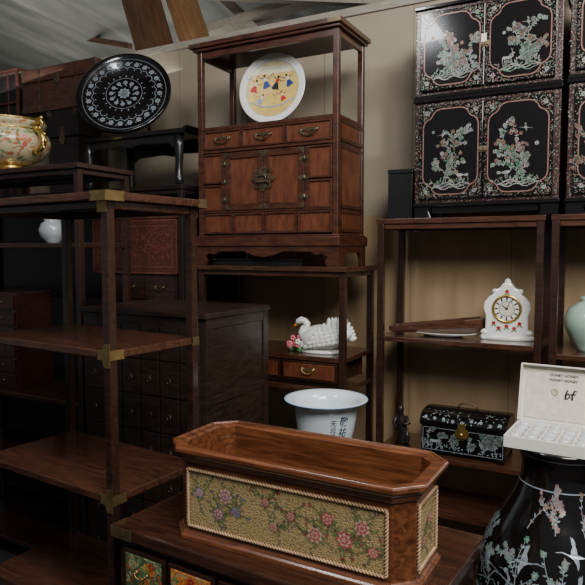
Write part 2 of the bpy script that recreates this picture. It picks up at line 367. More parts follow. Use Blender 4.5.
# ---------------------------------------------------------------- tall cabinet
tcab=2.375; c0,c1=S(198,150,tcab),S(338,150,tcab); w=c1-c0; D=.29; H=Z(338,18,tcab)-zc
cab=thing('tall_cabinet','tall reddish brown wooden cabinet with open top shelf and brass fittings','cabinet',W(c0,tcab,zc))
def hz(py): return Z(336,py,tcab)-zc
z_leg=hz(246); z_base=hz(236); z_lp0=hz(232); z_lp1=hz(209); z_d0=hz(207); z_d1=hz(143); z_dr0=hz(139); z_dr1=hz(117); z_sh=hz(113); z_top=H
ps=.026
for x in (0,w-ps):
    for y in (0,D-ps): MB().box(x,x+ps,y,y+ps,z_base,z_top-.024).build('post','cab',cab,.003)
MB().box(-.028,w+.022,-.026,D+.016,z_top-.022,z_top).box(-.016,w+.012,-.014,D+.008,z_top-.034,z_top-.022).build('top_board','cab',cab,.003)
MB().box(ps,w-ps,.004,.018,z_top-.065,z_top-.034).box(.004,.018,ps,D-ps,z_top-.065,z_top-.034).box(w-.018,w-.004,ps,D-ps,z_top-.065,z_top-.034).build('rail','cab',cab,.002)
MB().box(.002,w-.002,.002,D-.002,z_sh-.016,z_sh).build('shelf','cab',cab,.002,)
MB().box(.004,w-.004,D-.014,D-.006,z_base,z_sh-.016).box(.006,.014,ps,D-ps,z_base,z_sh-.016).box(w-.014,w-.006,ps,D-ps,z_base,z_sh-.016).box(.012,w-.012,.012,D-.012,z_base,z_base+.01).box(ps,w-ps,.002,.02,z_dr0-.012,z_dr0).box(ps,w-ps,.002,.02,z_d0-.008,z_d0).box(ps,w-ps,.03,.034,z_base,z_sh-.016).build('carcass','cab',cab,.001)
for zz0,zz1 in ((z_base+.02,z_lp1),(z_d0,z_d1-.0),(z_dr0,z_dr1)):
    MB().box(w-.006,w-.001,ps+.004,ps+.02,zz0,zz1).box(w-.006,w-.001,D-ps-.02,D-ps-.004,zz0,zz1).box(w-.006,w-.001,ps,D-ps,zz1-.014,zz1).box(w-.006,w-.001,ps,D-ps,zz0,zz0+.014).box(w-.007,w-.004,ps+.02,D-ps-.02,zz0+.014,zz1-.014,1).build('side_panel',['cab','cabpanel'],cab)
xs=[ps+.002,ps+.002+(w-2*ps)*.315,ps+(w-2*ps)*.66,w-ps-.002]
for i in range(3):
    x0,x1=xs[i]+.002,xs[i+1]-.002
    dd=framed(cab,'drawer',x0,x1,z_dr0+.003,z_dr1,.016,.009)
    h=MB(); xm=(x0+x1)/2; zm=(z_dr0+z_dr1)/2; h.box(xm-.045,xm+.045,.004,.0092,zm+.004,zm+.013); h.disc((xm,.0092,zm+.008),.012,.004,0,14); bail(h,xm,.010,zm+.008,.075,.024,.0034); h.build('handle','darkbrass',dd)
xa=.21*w; xb=.785*w; xm=(xa+xb)/2
for x0,x1 in ((ps+.002,xa-.012),(xb+.012,w-ps-.002)):
    zmid=z_d0+(z_d1-z_d0)*.47
    framed(cab,'side_door_panel',x0,x1,z_d0,zmid-.003,.014,.009); framed(cab,'side_door_panel',x0,x1,zmid+.003,z_d1,.014,.009)
MB().box(xa-.012,xa,.002,.02,z_d0,z_d1).build('stile','cab',cab,.001); MB().box(xb,xb+.012,.002,.02,z_d0,z_d1).build('stile','cab',cab,.001)
for k,(x0,x1) in enumerate(((xa+.002,xm-.001),(xm+.001,xb-.002))):
    dr=framed(cab,'door',x0,x1,z_d0+.002,z_d1-.001,.012,.028)
    xo=x0 if k==0 else x1; sg=1 if k==0 else -1
    for zz in (z_d0+.05,(z_d0+z_d1)/2,z_d1-.05):
        h=MB(); h.tube([(xo,-.003,zz-.013),(xo,-.003,zz+.013)],.004,8)
        h.prism([(xo-sg*.018,zz-.006),(xo+sg*.02,zz-.009),(xo+sg*.030,zz),(xo+sg*.02,zz+.009),(xo-sg*.018,zz+.006)],-.0035,-.002,'y')
        h.build('hinge','darkbrass',dr)
    for zz,sz in ((z_d0+.003,1),(z_d1-.003,-1)):
        for xx,sx_ in ((x0+.001,1),(x1-.001,-1)):
            h=MB(); h.prism([(xx,zz),(xx+sx_*.03,zz),(xx+sx_*.022,zz+sz*.007),(xx+sx_*.007,zz+sz*.022),(xx,zz+sz*.03)],-.0035,-.002,'y')
            h.build('corner_plate','darkbrass',dr)
lz=(z_d0+z_d1)/2+.005; h=MB(); h.disc((xm,-.003,lz),.044,.004,0,32); h.disc((xm,-.007,lz),.03,.003)
for a in range(8): h.disc((xm+.044*math.cos(a*PI/4),-.003,lz+.044*math.sin(a*PI/4)),.012,.004,0,12)
for x_ in (-.04,.04): h.disc((xm+x_,-.007,lz),.007,.003,0,10)
h.box(xm-.03,xm+.03,-.022,-.010,lz-.018,lz-.007); h.tube([(xm-.02,-.016,lz-.008),(xm-.02,-.016,lz+.012),(xm+.02,-.016,lz+.012),(xm+.02,-.016,lz-.008)],.004,8)
h.build('round_lock','darkbrass',cab)
for i in range(4):
    L=(w-2*ps)/4; framed(cab,'base_panel',ps+i*L+.002,ps+(i+1)*L-.002,z_lp0,z_lp1-.002,.014,.009)
MB().box(-.02,w+.016,-.02,D+.01,z_leg,z_base).box(-.01,w+.01,-.01,D+.004,z_base,z_base+.008).build('base_moulding','cab',cab,.004)
def apron(L,h):
    pts=[(0,h),(0,0),(.055,0),(.065,h*.25),(.05,h*.45),(.075,h*.62),(.11,h*.55),(.13,h*.72)]
    mid=[(L*.36,h*.74),(L*.42,h*.55),(L*.5,h*.42)]
    half=pts+mid; return half+[(L-u,v) for u,v in reversed(half[:-1])]
ap=apron(w+.02,z_leg); MB().prism([(u-.01,v) for u,v in ap],-.012,.006,'y').build('apron','cab',cab,.002)
pts=[(0,z_leg),(0,0),(.045,0),(.05,z_leg*.4),(.07,z_leg*.65),(D-.07,z_leg*.65),(D-.05,z_leg*.4),(D-.045,0),(D,0),(D,z_leg)]
for x in (-.01,w-.008): MB().prism([(u+.006*(1 if u<D/2 else 0),v) for u,v in pts],x,x+.018,'x').build('side_apron','cab',cab,.002)
for x,sx in ((-.028,1),(w+.022,-1)):
    MB().box(min(x,x+sx*.06),max(x,x+sx*.06),-.028,-.0255,z_top-.02,z_top-.002).build('corner_bracket','darkbrass',cab)
s0_=S(212,262,tcab+.02); s1_=S(300,262,tcab+.02)
o=tag(MB().box(0,s1_-s0_,0,.2,0,.022).box(-.006,s1_-s0_+.006,-.006,.206,.022,.03).build('flat_box','lacqmatte',None,.002),'flat black box slid beneath the tall plate cabinet','box')
o.location=W(s0_,tcab+.03,zc); o.rotation_euler=(0,0,AX)
# plate
tp=tcab+.13; sp=S(274,84,tp); 
plate=thing('display_plate','round white plate painted with dancing figures standing in the tall cabinet','plate',W(sp,tp,zc+z_sh),AX+R(6))
r=.163; b=MB(); b.lathe([(.0,.0),(.07,0),(.08,-.0),(.085,.006),(.125,.012),(r,.026),(r+.001,.029),(r-.004,.03),(.12,.017),(.0,.008)],seg=56,caps=False)
Mx=Matrix.Translation((0,0,r+.0045))@Matrix.Rotation(R(-8),4,'X')@Matrix.Rotation(R(90),4,'X')
b.xf(Mx); b.build('dish','white',plate)
def fplate(u,v):
    rr=math.hypot(u,v); z=.0175+(rr-.12)*.33
    if rr<=.12: z=.0093+.0085*(rr/.12)**1
    return Mx@Vector((u,v,z))
b=MB(); d=Dec(b,fplate,0)
def half_disc(y0,y1,r_,m):
    n=24
    for k in range(n):
        a=y0+(y1-y0)*k/n; c=y0+(y1-y0)*(k+1)/n
        xa_=math.sqrt(max(r_*r_-a*a,0)); xc_=math.sqrt(max(r_*r_-c*c,0))
        for j in range(8): d.poly([(-xa_+2*xa_*j/8,a),(-xa_+2*xa_*(j+1)/8,a),(-xc_+2*xc_*(j+1)/8,c),(-xc_+2*xc_*j/8,c)],m)
half_disc(-.129,.070,.13,0)
half_disc(.071,.129,.13,1)
def f2(u,v): return fplate(u,v)+Vector((0,-.0018,0))
d=Dec(b,f2,2)
for k in range(5): d.stroke([(-.06+.026*k,.088+.006*(k%2)),(-.048+.026*k,.096),(-.036+.026*k,.088)],.003,3)
rnd=random.Random(77)
for x,y,c,lean,k in ((-.088,.020,4,.3,1.5),(-.038,.038,2,-.25,1.6),(.018,.028,8,.3,1.6),(.075,.034,2,-.4,1.5),(-.055,-.042,3,.5,1.2),(.05,-.036,4,-.35,1.2)):
    T=lambda l:[(x+(a*math.cos(lean)+bq*math.sin(lean))*k,y+(-a*math.sin(lean)+bq*math.cos(lean))*k) for a,bq in l]
    d.poly(T([(-.012,-.018),(-.004,-.022),(.004,-.019),(.013,-.02),(.005,.0),(-.004,.0)]),c)
    d.poly(T([(-.005,.0),(.005,.0),(.004,.011),(-.004,.011)]),1 if c!=8 else 4)
    hd=T([(0,.016)])[0]; d.disc(hd[0],hd[1],.004*k,8,8)
    d.stroke(T([(-.003,.009),(-.014,.014),(-.02,.024)]),.0022*k,c,.0015); d.stroke(T([(.003,.009),(.015,.006),(.023,.012)]),.0022*k,c,.0015)
    d.stroke(T([(-.02,.024),(-.026,.012),(-.034,.016)]),.0018,4 if c!=4 else 2,.001)
for q in range(14):
    u=rnd.uniform(-.1,.1); v=rnd.uniform(-.09,-.02); 
    if u*u+v*v<.0125: d.stroke([(u,v),(u+.006,v+.006),(u+.012,v+.002)],.0014,7)
d.stroke([(-.108,-.055),(-.05,-.080),(0,-.085),(.05,-.080),(.108,-.055)],.005,3)
for k in range(26):
    a=2*PI*k/26; d.disc(.145*math.cos(a),.145*math.sin(a),.002,7 if k%3==0 else 3,6)
d.ring(0,0,.131,.0012,3)
b.build('painting',['yellow','cream','blue','ltblue','red','blue','pink','orange','ink'],plate,normals=False)
b=MB()
for x in (-.045,.045):
    b.tube([(x,-.05,.003),(x,-.035,.008),(x,.0,.004),(x,.06,.004),(x*.6,.032,.16)],.0035,6)
    b.tube([(x,-.05,.003),(x,-.05,.016)],.0035,6)
b.tube([(-.045,.06,.004),(.045,.06,.004)],.003,6); b.build('wire_easel','darkbrass',plate)
# ---------------------------------------------------------------- swan
ts=tc+.11; ssw=S(319,355,ts)
sw=thing('swan_figurine','white porcelain swan with pink flowers on the centre stand','figurine',W(ssw,ts,zc2),AX)
path=[(.16,.095),(.135,.092),(.09,.080),(.05,.070),(.0,.064),(-.04,.066),(-.068,.076),(-.080,.090),(-.073,.103),(-.060,.112),(-.058,.125),(-.070,.136),(-.088,.140),(-.105,.132),(-.113,.121)]
rad=[.008,.028,.046,.058,.062,.054,.036,.024,.019,.016,.0145,.0145,.0165,.0145,.007]
b=MB(); b.tube([(x,0,z) for x,z in path],rad,18,0)
b.lathe([(.0,0),(.085,0),(.09,.008),(.07,.018),(.0,.02)],(0.005,0,0),30,0,1.1,.65,False)
b.build('body','white',sw)
rnd=random.Random(21)
for sy in (-1,1):
    b=MB()
    for row in range(7):
        for j in range(9-row):
            x=-.050+.022*j+.016*row; z=.030+.0165*row+.004*j
            yy=math.sqrt(max(.0004,.064**2-(z-.064)**2*.9))*(1-max(0,x-.05)*3.0)
            st=len(b.v); b.ball((0,0,0),.022+.002*row,.009,.0115,0,8)
            b.xf(Matrix.Translation((x+.012,sy*(yy*.98+.004),z))@Matrix.Rotation(R(-28-8*row+rnd.uniform(-16,16)),4,'Y')@Matrix.Rotation(R(sy*(16+rnd.uniform(-8,8))),4,'Z'),st)
    b.build('wing','white',sw)
b=MB(); b.tube([(-.109,0,.126),(-.122,0,.113),(-.130,0,.104)],[.008,.006,.002],8); b.build('beak','orange',sw)
b=MB()
for j in range(12):
    x=-.095+random.uniform(-.03,.03); y=-.02+random.uniform(-.05,.02); z=.02+random.uniform(0,.05)
    for q in range(5): b.ball((x+.008*math.cos(q*1.26),y-.003,z+.008*math.sin(q*1.26)),.006,.005,.006,j%3//2,8)
for j in range(8): b.ball((-.1+random.uniform(-.04,.04),-.01+random.uniform(-.04,.02),.016),.012,.008,.016,2,8)
b.build('flowers',['pink','white','green'],sw)
# ---------------------------------------------------------------- inlaid cabinets
def inlay_tier(name,label,sx0,w,t,z0,h,feet,seed):
    rnd=random.Random(seed)
    o=thing(name,label,'cabinet',W(sx0,t,z0),AX,'tiers of the black inlaid cabinets'); D=.27
    zb_=.045 if feet else 0
    MB().box(0,w,0,D,zb_,h).build('carcass','redlac',o,.003)
    MB().box(-.006,w+.006,-.012,D,h-.014,h).build('top_moulding','lacq',o,.003); MB().box(-.004,w+.004,-.008,D,zb_,zb_+.016).build('base_moulding','lacq',o,.003)
    if feet:
        for x in (0,w-.07):
            for y in (.0,D-.03): MB().prism([(x,0),(x+.07,0),(x+.06,.025),(x+.07,.045),(x,.045)] if x==0 else [(x,0),(x+.07,0),(x+.07,.045),(x,.045),(x+.01,.025)],y,y+.03,'y').build('foot','lacq',o,.002)
        MB().box(.07,w-.07,.01,.02,.018,.045).build('apron','lacq',o,.002)
    b=MB(); d=Dec(b,ffront(0,0,-.0012),0); z0_=zb_+.016; z1_=h-.014
    fw=.022
    for k_ in range(460):
        side=rnd.randrange(4)
        if side<2: u=rnd.uniform(.003,fw-.003)+(w-fw if side else 0); v=rnd.uniform(z0_+.004,z1_-.004)
        else: u=rnd.uniform(.01,w-.01); v=rnd.uniform(z1_-.015,z1_-.003) if side==2 else rnd.uniform(z0_+.002,z0_+.013)
        d.leaf(u,v,rnd.uniform(0,6.3),rnd.uniform(.004,.008),.0036,rnd.choice([0,1,1,2,1,3]))
    b.build('border_inlay',['mop','mopd','mopg','mopr'],o,normals=False)
    dw=(w-2*fw-.004)/2; dz0=z0_+.014; dz1=z1_-.016; dh=dz1-dz0
    for i in range(2):
        x0=fw+i*(dw+.004)
        b=MB().box(x0,x0+dw,-.014,-.0005,dz0,dz1); dr=b.build('door','lacq',o,.002)
        b=MB(); d=Dec(b,ffront(x0,dz0,-.0152),0)
        mg=.017; cc=.07
        L,Rr,Bt,Tp=mg,dw-mg,mg,dh-mg
        oc=[]
        for cx,cy,qx,qy in ((L,Bt,1,1),(Rr,Bt,-1,1),(Rr,Tp,-1,-1),(L,Tp,1,-1)):
            e=[(cx,cy+qy*cc)]
            e+=[(cx+qx*(cc*.5-cc*.5*math.cos(a)),cy+qy*(cc-cc*.5*math.sin(a))) for a in (.5,1.0,1.35)]
            e+=[(cx+qx*(cc-cc*.5*math.sin(a)),cy+qy*(cc*.5-cc*.5*math.cos(a))) for a in (1.35,1.0,.5)]
            e+=[(cx+qx*cc,cy)]
            if qx*qy<0: e=e[::-1]
            oc+=e
        d.outline(oc,.0045,3)
        for cx,cy,qx,qy in ((L,Bt,1,1),(Rr,Bt,-1,1),(Rr,Tp,-1,-1),(L,Tp,1,-1)):
            for q in range(110):
                a,bb=rnd.uniform(-.008,.062),rnd.uniform(-.008,.062)
                if a+bb<.050: d.leaf(cx+qx*a,cy+qy*bb,rnd.uniform(0,6.3),.0070,.0038,rnd.choice([0,1,1,3,2]))
            d.flower(cx+qx*.012,cy+qy*.012,.010,6,0,2)
        for q in range(120):
            v=rnd.uniform(.01,dh-.01); u=rnd.choice([.007,dw-.007])+rnd.uniform(-.004,.004); d.leaf(u,v,rnd.uniform(0,6.3),.0055,.0032,rnd.choice([1,2,1,3]))
        for q in range(80):
            u=rnd.uniform(.01,dw-.01); v=rnd.choice([.007,dh-.007])+rnd.uniform(-.004,.004); d.leaf(u,v,rnd.uniform(0,6.3),.0055,.0032,rnd.choice([1,2,1,3]))
        bx=dw*.5
        for rr_ in range(3): d.stroke([(mg+.035+.01*rr_+q*(dw-2*mg-.08)/10,.042+.008*rr_+.006*math.sin(q*1.3+i+rr_*2)) for q in range(11)],.005,rnd.choice([0,2]),.002)
        for q in range(60): d.leaf(rnd.uniform(.040,dw-.050),.040+rnd.uniform(0,.030),rnd.uniform(.4,2.7),rnd.uniform(.008,.020),.0038,rnd.choice([0,2,2,1]))
        sgn=1 if i else -1
        hs=dh-.12
        d.branch(bx+sgn*.032,.055,1.57+.22*sgn,hs*.68,.004,rnd,2,.9,.0105,2,0)
        d.branch(bx+sgn*.02,.055,1.57-.1*sgn,hs*.55,.003,rnd,2,.9,.010,2,3)
        d.branch(bx-sgn*.02,.055,1.57-.35*sgn,hs*.45,.003,rnd,0,.9,.010,2,2)
        d.branch(bx-sgn*.01,dh*.42,1.55-.3*sgn,hs*.33,.0025,rnd,0,.9,.009,2,3)
        if seed%2: d.deer(bx-.045*sgn,.085,.038,sgn,0)
        else: d.bird(bx-.04*sgn,.09,.038,sgn,0)
        d.flying(bx+.03*sgn,dh*.68,.034,-sgn,0)
        for q in range(9): d.flower(rnd.uniform(.05,dw-.05),rnd.uniform(dh*.25,dh*.72),rnd.uniform(.007,.010),7,rnd.choice([0,2,3]),0)
        b.build('pearl_inlay',['mop','mopd','mopg','mopr'],dr,normals=False)
        h=MB()
        xe=x0+dw-.006 if i==0 else x0+.006
        h.disc((xe,-.014,(dz0+dz1)/2),.012,.003); h.ball((xe,-.02,(dz0+dz1)/2-.004),.005); h.build('pull','darkbrass',dr)
    return o
ti=2.52; i0,i1=S(415,150,ti),S(560,150,ti); wi=i1-i0
zt1=Z(416,101,ti); zt2=Z(416,9,ti)
inlay_tier('inlaid_cabinet','lower tier of the black pearl inlaid cabinet, standing on the clock rack',i0,wi,ti,zr,zt1-zr,True,4)
up_=inlay_tier('inlaid_cabinet','upper tier of the black pearl inlaid cabinet, with white tag on door',i0,wi,ti,zt1,zt2-zt1,False,7)
b=MB().box(wi*.5-.014,wi*.5+.006,-.0175,-.0165,(zt2-zt1)*.52,(zt2-zt1)*.52+.03); b.build('paper_tag','matwhite',up_)
j0=S(567,150,ti)
inlay_tier('inlaid_cabinet','lower tier of the inlaid cabinet cut off by the right edge',j0,wi,ti,zr,zt1-zr+.012,True,6)
inlay_tier('inlaid_cabinet','upper tier of the inlaid cabinet cut off by the right edge',j0,wi,ti,zt1+.012,zt2-zt1,False,9)
# black box on the rack
q0,q1=S(388,190,2.56),S(414,190,2.56); hb=Z(388,170,2.56)-zr
bb_=thing('small_box','small plain black box beside the inlaid cabinet on rack top','box',W(q0,2.56,zr),AX)
MB().box(0,q1-q0-.008,0,.16,0,hb-.02).build('case','lacqmatte',bb_,.002); MB().box(-.002,q1-q0-.006,-.002,.162,hb-.018,hb).build('lid','lacqmatte',bb_,.002)
# ---------------------------------------------------------------- clock
tk=tr+.15; sk=S(507,320,tk)
ck=thing('mantel_clock','white porcelain mantel clock with red roses and round dial','clock',W(sk,tk,zr2),AX+R(6))
hf=[(0,0),(.098,0),(.1,.018),(.088,.03),(.083,.045),(.082,.10),(.092,.13),(.088,.155),(.07,.178),(.052,.19),(.05,.205),(.03,.215),(.018,.232),(0,.24)]
pl=hf[1:]+[(-u,v) for u,v in reversed(hf[1:-1])]
MB().prism(pl,-.035,.035,'y').build('case','white',ck,.006)
for x in (-.085,.085): MB().ball((x,-.02,.03),.018,.02,.014).build('scroll_foot','white',ck)
MB().ball((0,0,.235),.014,.014,.018).build('finial','white',ck)
for x in (-.05,.05): MB().ball((x,0,.198),.012,.02,.012).build('scroll_ornament','white',ck)
MB().lathe([(0,0),(.108,0),(.108,.012),(.1,.018),(0,.018)],(0,0,0),30,0,1,.45,False).build('plinth','white',ck)
b=MB(); b.tube([(.053*math.cos(2*PI*q/32),-.038,.13+.053*math.sin(2*PI*q/32)) for q in range(32)],.006,8,0,True); b.build('bezel','gold',ck)
b=MB(); b.disc((0,-.035,.13),.05,.002,0,32); b.disc((0,-.037,.13),.028,.0008,1,32); d=Dec(b,ffront(0,.13,-.0382),2)
for q in range(12):
    a=q*PI/6; d.stroke([(.034*math.cos(a),.034*math.sin(a)),(.046*math.cos(a),.046*math.sin(a))],.006,2)
d.ring(0,0,.0485,.0022,2); d.ring(0,0,.03,.002,2); b.build('dial',['white','satin','ink'],ck)
b=MB(); d=Dec(b,ffront(0,.13,-.0395),0); d.stroke([(0,0),(-.02,.016)],.005,0,.002); d.stroke([(0,0),(.014,.034)],.004,0,.002); d.disc(0,0,.005); b.build('hands','ink',ck)
b=MB(); d=Dec(b,ffront(0,0,-.0356),0)
for x,y in ((-.03,.05),(0,.058),(.03,.05),(-.05,.07),(.05,.07),(0,.2)):
    d.flower(x,y,.010,6,0,1); d.leaf(x,y-.006,-.6,.016,.007,2); d.leaf(x,y-.006,-2.5,.016,.007,2)
b.build('rose_decor',['red','pink','green'],ck,normals=False)
# wooden board & white dish
tt=tr+.03; sd=S(430,330,tt)
dish=tag(MB().lathe([(0,0),(.08,0),(.085,.004),(.14,.016),(.142,.019),(.08,.008),(0,.006)],(0,0,0),40,0,1,.62,False).build('oval_dish','white'),'white oval dish under the dark wooden tray on the rack','dish'); dish.location=W(sd+.03,tt+.10,zr2); dish.rotation_euler=(0,0,AX)
b=MB(); ol=[(-.2,-.03),(-.19,-.045),(.12,-.06),(.19,-.045),(.205,0),(.19,.045),(.12,.06),(-.19,.045),(-.2,.03)]
n=len(ol)
lev=[(.9,0),(1,.014),(1,.042),(.93,.042),(.88,.014)]
vs=[(u*a,v*a,z*(1+.35*u/.2)) for a,z in lev for u,v in ol]; fs=[(i*n+k_,i*n+(k_+1)%n,(i+1)*n+(k_+1)%n,(i+1)*n+k_) for i in range(4) for k_ in range(n)]+[tuple(range(n)),tuple(range(4*n,5*n))]
b.add(vs,fs); tray=tag(b.build('wooden_tray','shelf',None,.002),'long dark wooden tray lying on the white oval dish','tray'); tray.location=W(sd,tt+.10,zr2+.0195); tray.rotation_euler=(0,R(-2.5),AX+R(12))
# ---------------------------------------------------------------- jewellery box
tj=tr+.03; sj0,sj1=S(421,445,tj),S(505,445,tj); wj=sj1-sj0; 
jb=thing('jewelry_box','black lacquer jewelry casket with pearl inlay and low curved lid','box',W(sj0,tj,zr3),AX)
MB().box(0,wj,0,.2,.018,.125).build('body','lacq',jb,.004)
for x in (0,wj-.03):
    for y in (0,.17): MB().box(x,x+.03,y,y+.03,0,.018).build('foot','lacq',jb,.003)
arc=[(-.006,.127),(-.006,.145),(.002,.162),(.02,.174),(.05,.181),(.1,.184),(.15,.181),(.18,.174),(.198,.162),(.206,.145),(.206,.127)]
lid=MB().prism(arc,-.006,wj+.006,'x').build('lid','lacq',jb,.003)
b=MB(); d=Dec(b,ffront(0,.018,-.0012),0); rnd=random.Random(3)
d.outline([(.008,.006),(wj-.008,.006),(wj-.008,.099),(.008,.099)],.002)
for q in range(6): d.branch(.03+q*(wj-.06)/5,.012,1.5+rnd.uniform(-.5,.5),.06,.003,rnd,0,.9,.011,2,1)
d.deer(.06,.04,.045,1); d.bird(wj-.08,.04,.04,-1)
for q in range(50): d.leaf(rnd.uniform(.01,wj-.01),rnd.uniform(.008,.03),rnd.uniform(0,6),.009,.005)
b.build('pearl_inlay',['mopb','mopg'],jb,normals=False)
def flid(u,v):
    L=0
    for (a0,b0),(a1,b1) in zip(arc[1:],arc[2:]):
        sl=math.hypot(a1-a0,b1-b0)
        if L+sl>=v or a1>.15: 
            f=min(1,max(0,(v-L)/sl)); return Vector((u,a0+(a1-a0)*f-.001,b0+(b1-b0)*f+.001))
        L+=sl
b=MB(); d=Dec(b,flid,0)
for q in range(9): d.flower(.02+q*(wj-.04)/8,rnd.uniform(.006,.02),.008,6)
for q in range(70): d.leaf(rnd.uniform(.01,wj-.01),rnd.uniform(.004,.08),rnd.uniform(0,6),.010,.005,rnd.choice([0,1]))
b.build('lid_inlay',['mopb','mopg'],lid,normals=False)
h=MB(); h.disc((wj/2,-.001,.108),.028,.004); h.box(wj/2-.015,wj/2+.015,-.012,-.005,.09,.15); h.ball((wj/2,-.012,.105),.007); h.build('clasp','gold',jb)
h=MB(); h.tube([(wj/2-.04,.1,.183),(wj/2-.038,.1,.2),(wj/2-.02,.1,.21),(wj/2+.02,.1,.21),(wj/2+.038,.1,.2),(wj/2+.04,.1,.183)],.004,8); h.build('top_handle','darkbrass',lid)
for x in (-.007,wj+.007):
    h=MB(); h.tube([(x,.06,.10),(x*1.0+(-.006 if x<0 else .006),.065,.075),(x+(-.006 if x<0 else .006),.135,.075),(x,.14,.10)],.003,6); h.build('side_handle','darkbrass',jb)
# figurine dark
tf=tr+.02; sf=S(398,440,tf)
fg=thing('figurine','small slim dark carved figurine beside the black casket','figurine',W(sf,tf+.05,zr3),AX)
MB().lathe([(0,0),(.036,0),(.038,.008),(.026,.016),(0,.016)],seg=20,caps=False).build('base','bronze',fg)
b=MB(); b.tube([(0,0,.014),(.004,0,.04),(.008,0,.07),(.002,0,.10),(-.004,-.002,.13),(-.003,-.003,.148),(-.004,-.006,.162),(-.004,-.006,.178),(-.002,-.003,.192)],[.026,.026,.020,.019,.021,.010,.014,.014,.003],14)
for sx in (-1,1):
    b.tube([(sx*.016,0,.138),(sx*.034,-.008,.11),(sx*.016,-.028,.098+.012*sx)],[.010,.009,.006],8)
b.tube([(.02,-.01,.016),(.032,-.012,.05),(.022,-.006,.09)],[.013,.010,.004],8)
b.build('carved_body','bronze',fg)
tg=tr+.12; sg=S(592,330,tg)
jar=tag(MB().lathe([(0,0),(.05,0),(.052,.01),(.075,.04),(.098,.09),(.1,.125),(.085,.165),(.05,.188),(.04,.196),(.048,.208),(.044,.21),(.036,.196)],seg=36,caps=False).build('celadon_jar','celadon'),'pale green glazed jar on the rack at the right edge','jar'); jar.location=W(sg,tg,zr2-.02); jar.rotation_euler=(0,0,AX)
# ---------------------------------------------------------------- bowl & stand
bc=Vector((.108,1.97,0)); zst=.80
st=thing('side_table','small dark square table behind the planter, under the white bowl','table',(bc.x,bc.y,0),AX)
MB().box(-.16,.16,-.16,.16,zst-.025,zst).build('tabletop','rack',st,.004)
for x in (-.15,.122):
    for y in (-.15,.122): MB().box(x,x+.028,y,y+.028,0,zst-.025).build('leg','rack',st,.003)
zrim=.974
bw=thing('porcelain_bowl','wide rimmed white porcelain bowl with blue brushed characters behind the planter','bowl',(bc.x,bc.y,zst),0)
Hb=zrim-zst
prof=[(0,0),(.066,0),(.07,.006),(.080,.03),(.093,.08),(.100,.125),(.103,Hb-.022),(.112,Hb-.012),(.132,Hb-.005),(.134,Hb),(.128,Hb+.001),(.105,Hb-.008),(.094,Hb-.03),(.085,.08),(.06,.02),(0,.015)]
MB().lathe(prof,seg=56,caps=False).build('body','bluewhite',bw)
def fb(u,v):
    rr=.1
    for (r0,z0_),(r1,z1_) in zip(prof[1:],prof[2:]):
        if z0_<=v<=z1_: rr=r0+(r1-r0)*(v-z0_)/max(z1_-z0_,1e-6); break
    a=-PI/2+u/.1; return Vector(((rr+.0009)*math.cos(a),(rr+.0009)*math.sin(a),v))
b=MB()
def slant(x,y): return (x+y*.14,y-x*.10)
for i,(ch_,u,v,sz,off) in enumerate((('敬',.054,.118,.033,.012),('祐',.052,.083,.033,.012),('天',.018,.116,.022,.01),('云',.018,.094,.022,.01),('香',.018,.072,.022,.01))):
    addtext(b,ch_,sz,lambda x,y,u=u,v=v: fb(u+slant(x,y)[0],v+slant(x,y)[1]),0,off)
b.build('blue_characters','inkblue',bw,normals=False)
b=MB(); b.tube([(.1335*math.cos(q*PI/28),.1335*math.sin(q*PI/28),Hb-.001) for q in range(56)],.0016,6,0,True); b.build('rim_line','ltblue',bw)
# ---------------------------------------------------------------- low chest
zlow=.755; rzc=-R(32); lc=Vector((-.460,1.530,0)); wlc,dlc=.82,.44
ch=thing('low_chest','low polished dark chest with painted drawers under the wooden planter','chest',lc,rzc)
MB().box(0,wlc,0,dlc,zlow-.03,zlow).box(.01,wlc-.01,.01,dlc-.01,zlow-.04,zlow-.03).build('top_board','lowtop',ch,.004)
MB().box(.02,wlc-.02,.02,dlc-.02,.04,zlow-.04).build('carcass','rack',ch,.003)
MB().box(.01,wlc-.01,.01,dlc-.01,0,.04).build('plinth','rack',ch,.003)
nw=5; L=(wlc-.06)/nw
for i in range(nw):
    x0=.03+i*L+.006; x1=.03+(i+1)*L-.006
    b=MB().box(x0,x1,.006,.02,zlow-.16,zlow-.052).box(x0+.01,x1-.01,.003,.006,zlow-.15,zlow-.062,1)
    dr=b.build('drawer',['rack','paintorange' if i%2 else 'paintblue'],ch,.001)
    b=MB(); d=Dec(b,ffront(x0,zlow-.16,.0025),0); rnd=random.Random(i)
    for q in range(7): d.flower(rnd.uniform(.03,L-.04),rnd.uniform(.025,.085),rnd.uniform(.009,.018),6,rnd.choice([0,1,3]),3); d.leaf(rnd.uniform(.03,L-.04),rnd.uniform(.025,.085),rnd.uniform(0,6),.025,.01,4)
    b.build('painted_flowers',['red','orange','satin','yellow','green'],dr,normals=False)
    h=MB(); bail(h,(x0+x1)/2,.003,zlow-.1,.035,.012,.002); h.build('handle','brass',dr)
for i in range(2):
    x0=.03+i*(wlc-.06)/2+.006; x1=.03+(i+1)*(wlc-.06)/2-.006
    framed(ch,'door',x0,x1,.08,zlow-.18,.02,.03,('rack','lowtop'))
h=MB(); h.box(-.0015,.07,-.0015,0,zlow-.029,zlow-.001).box(-.0015,0,0,.05,zlow-.029,zlow-.001); h.build('brass_corner','dullbrass',ch)
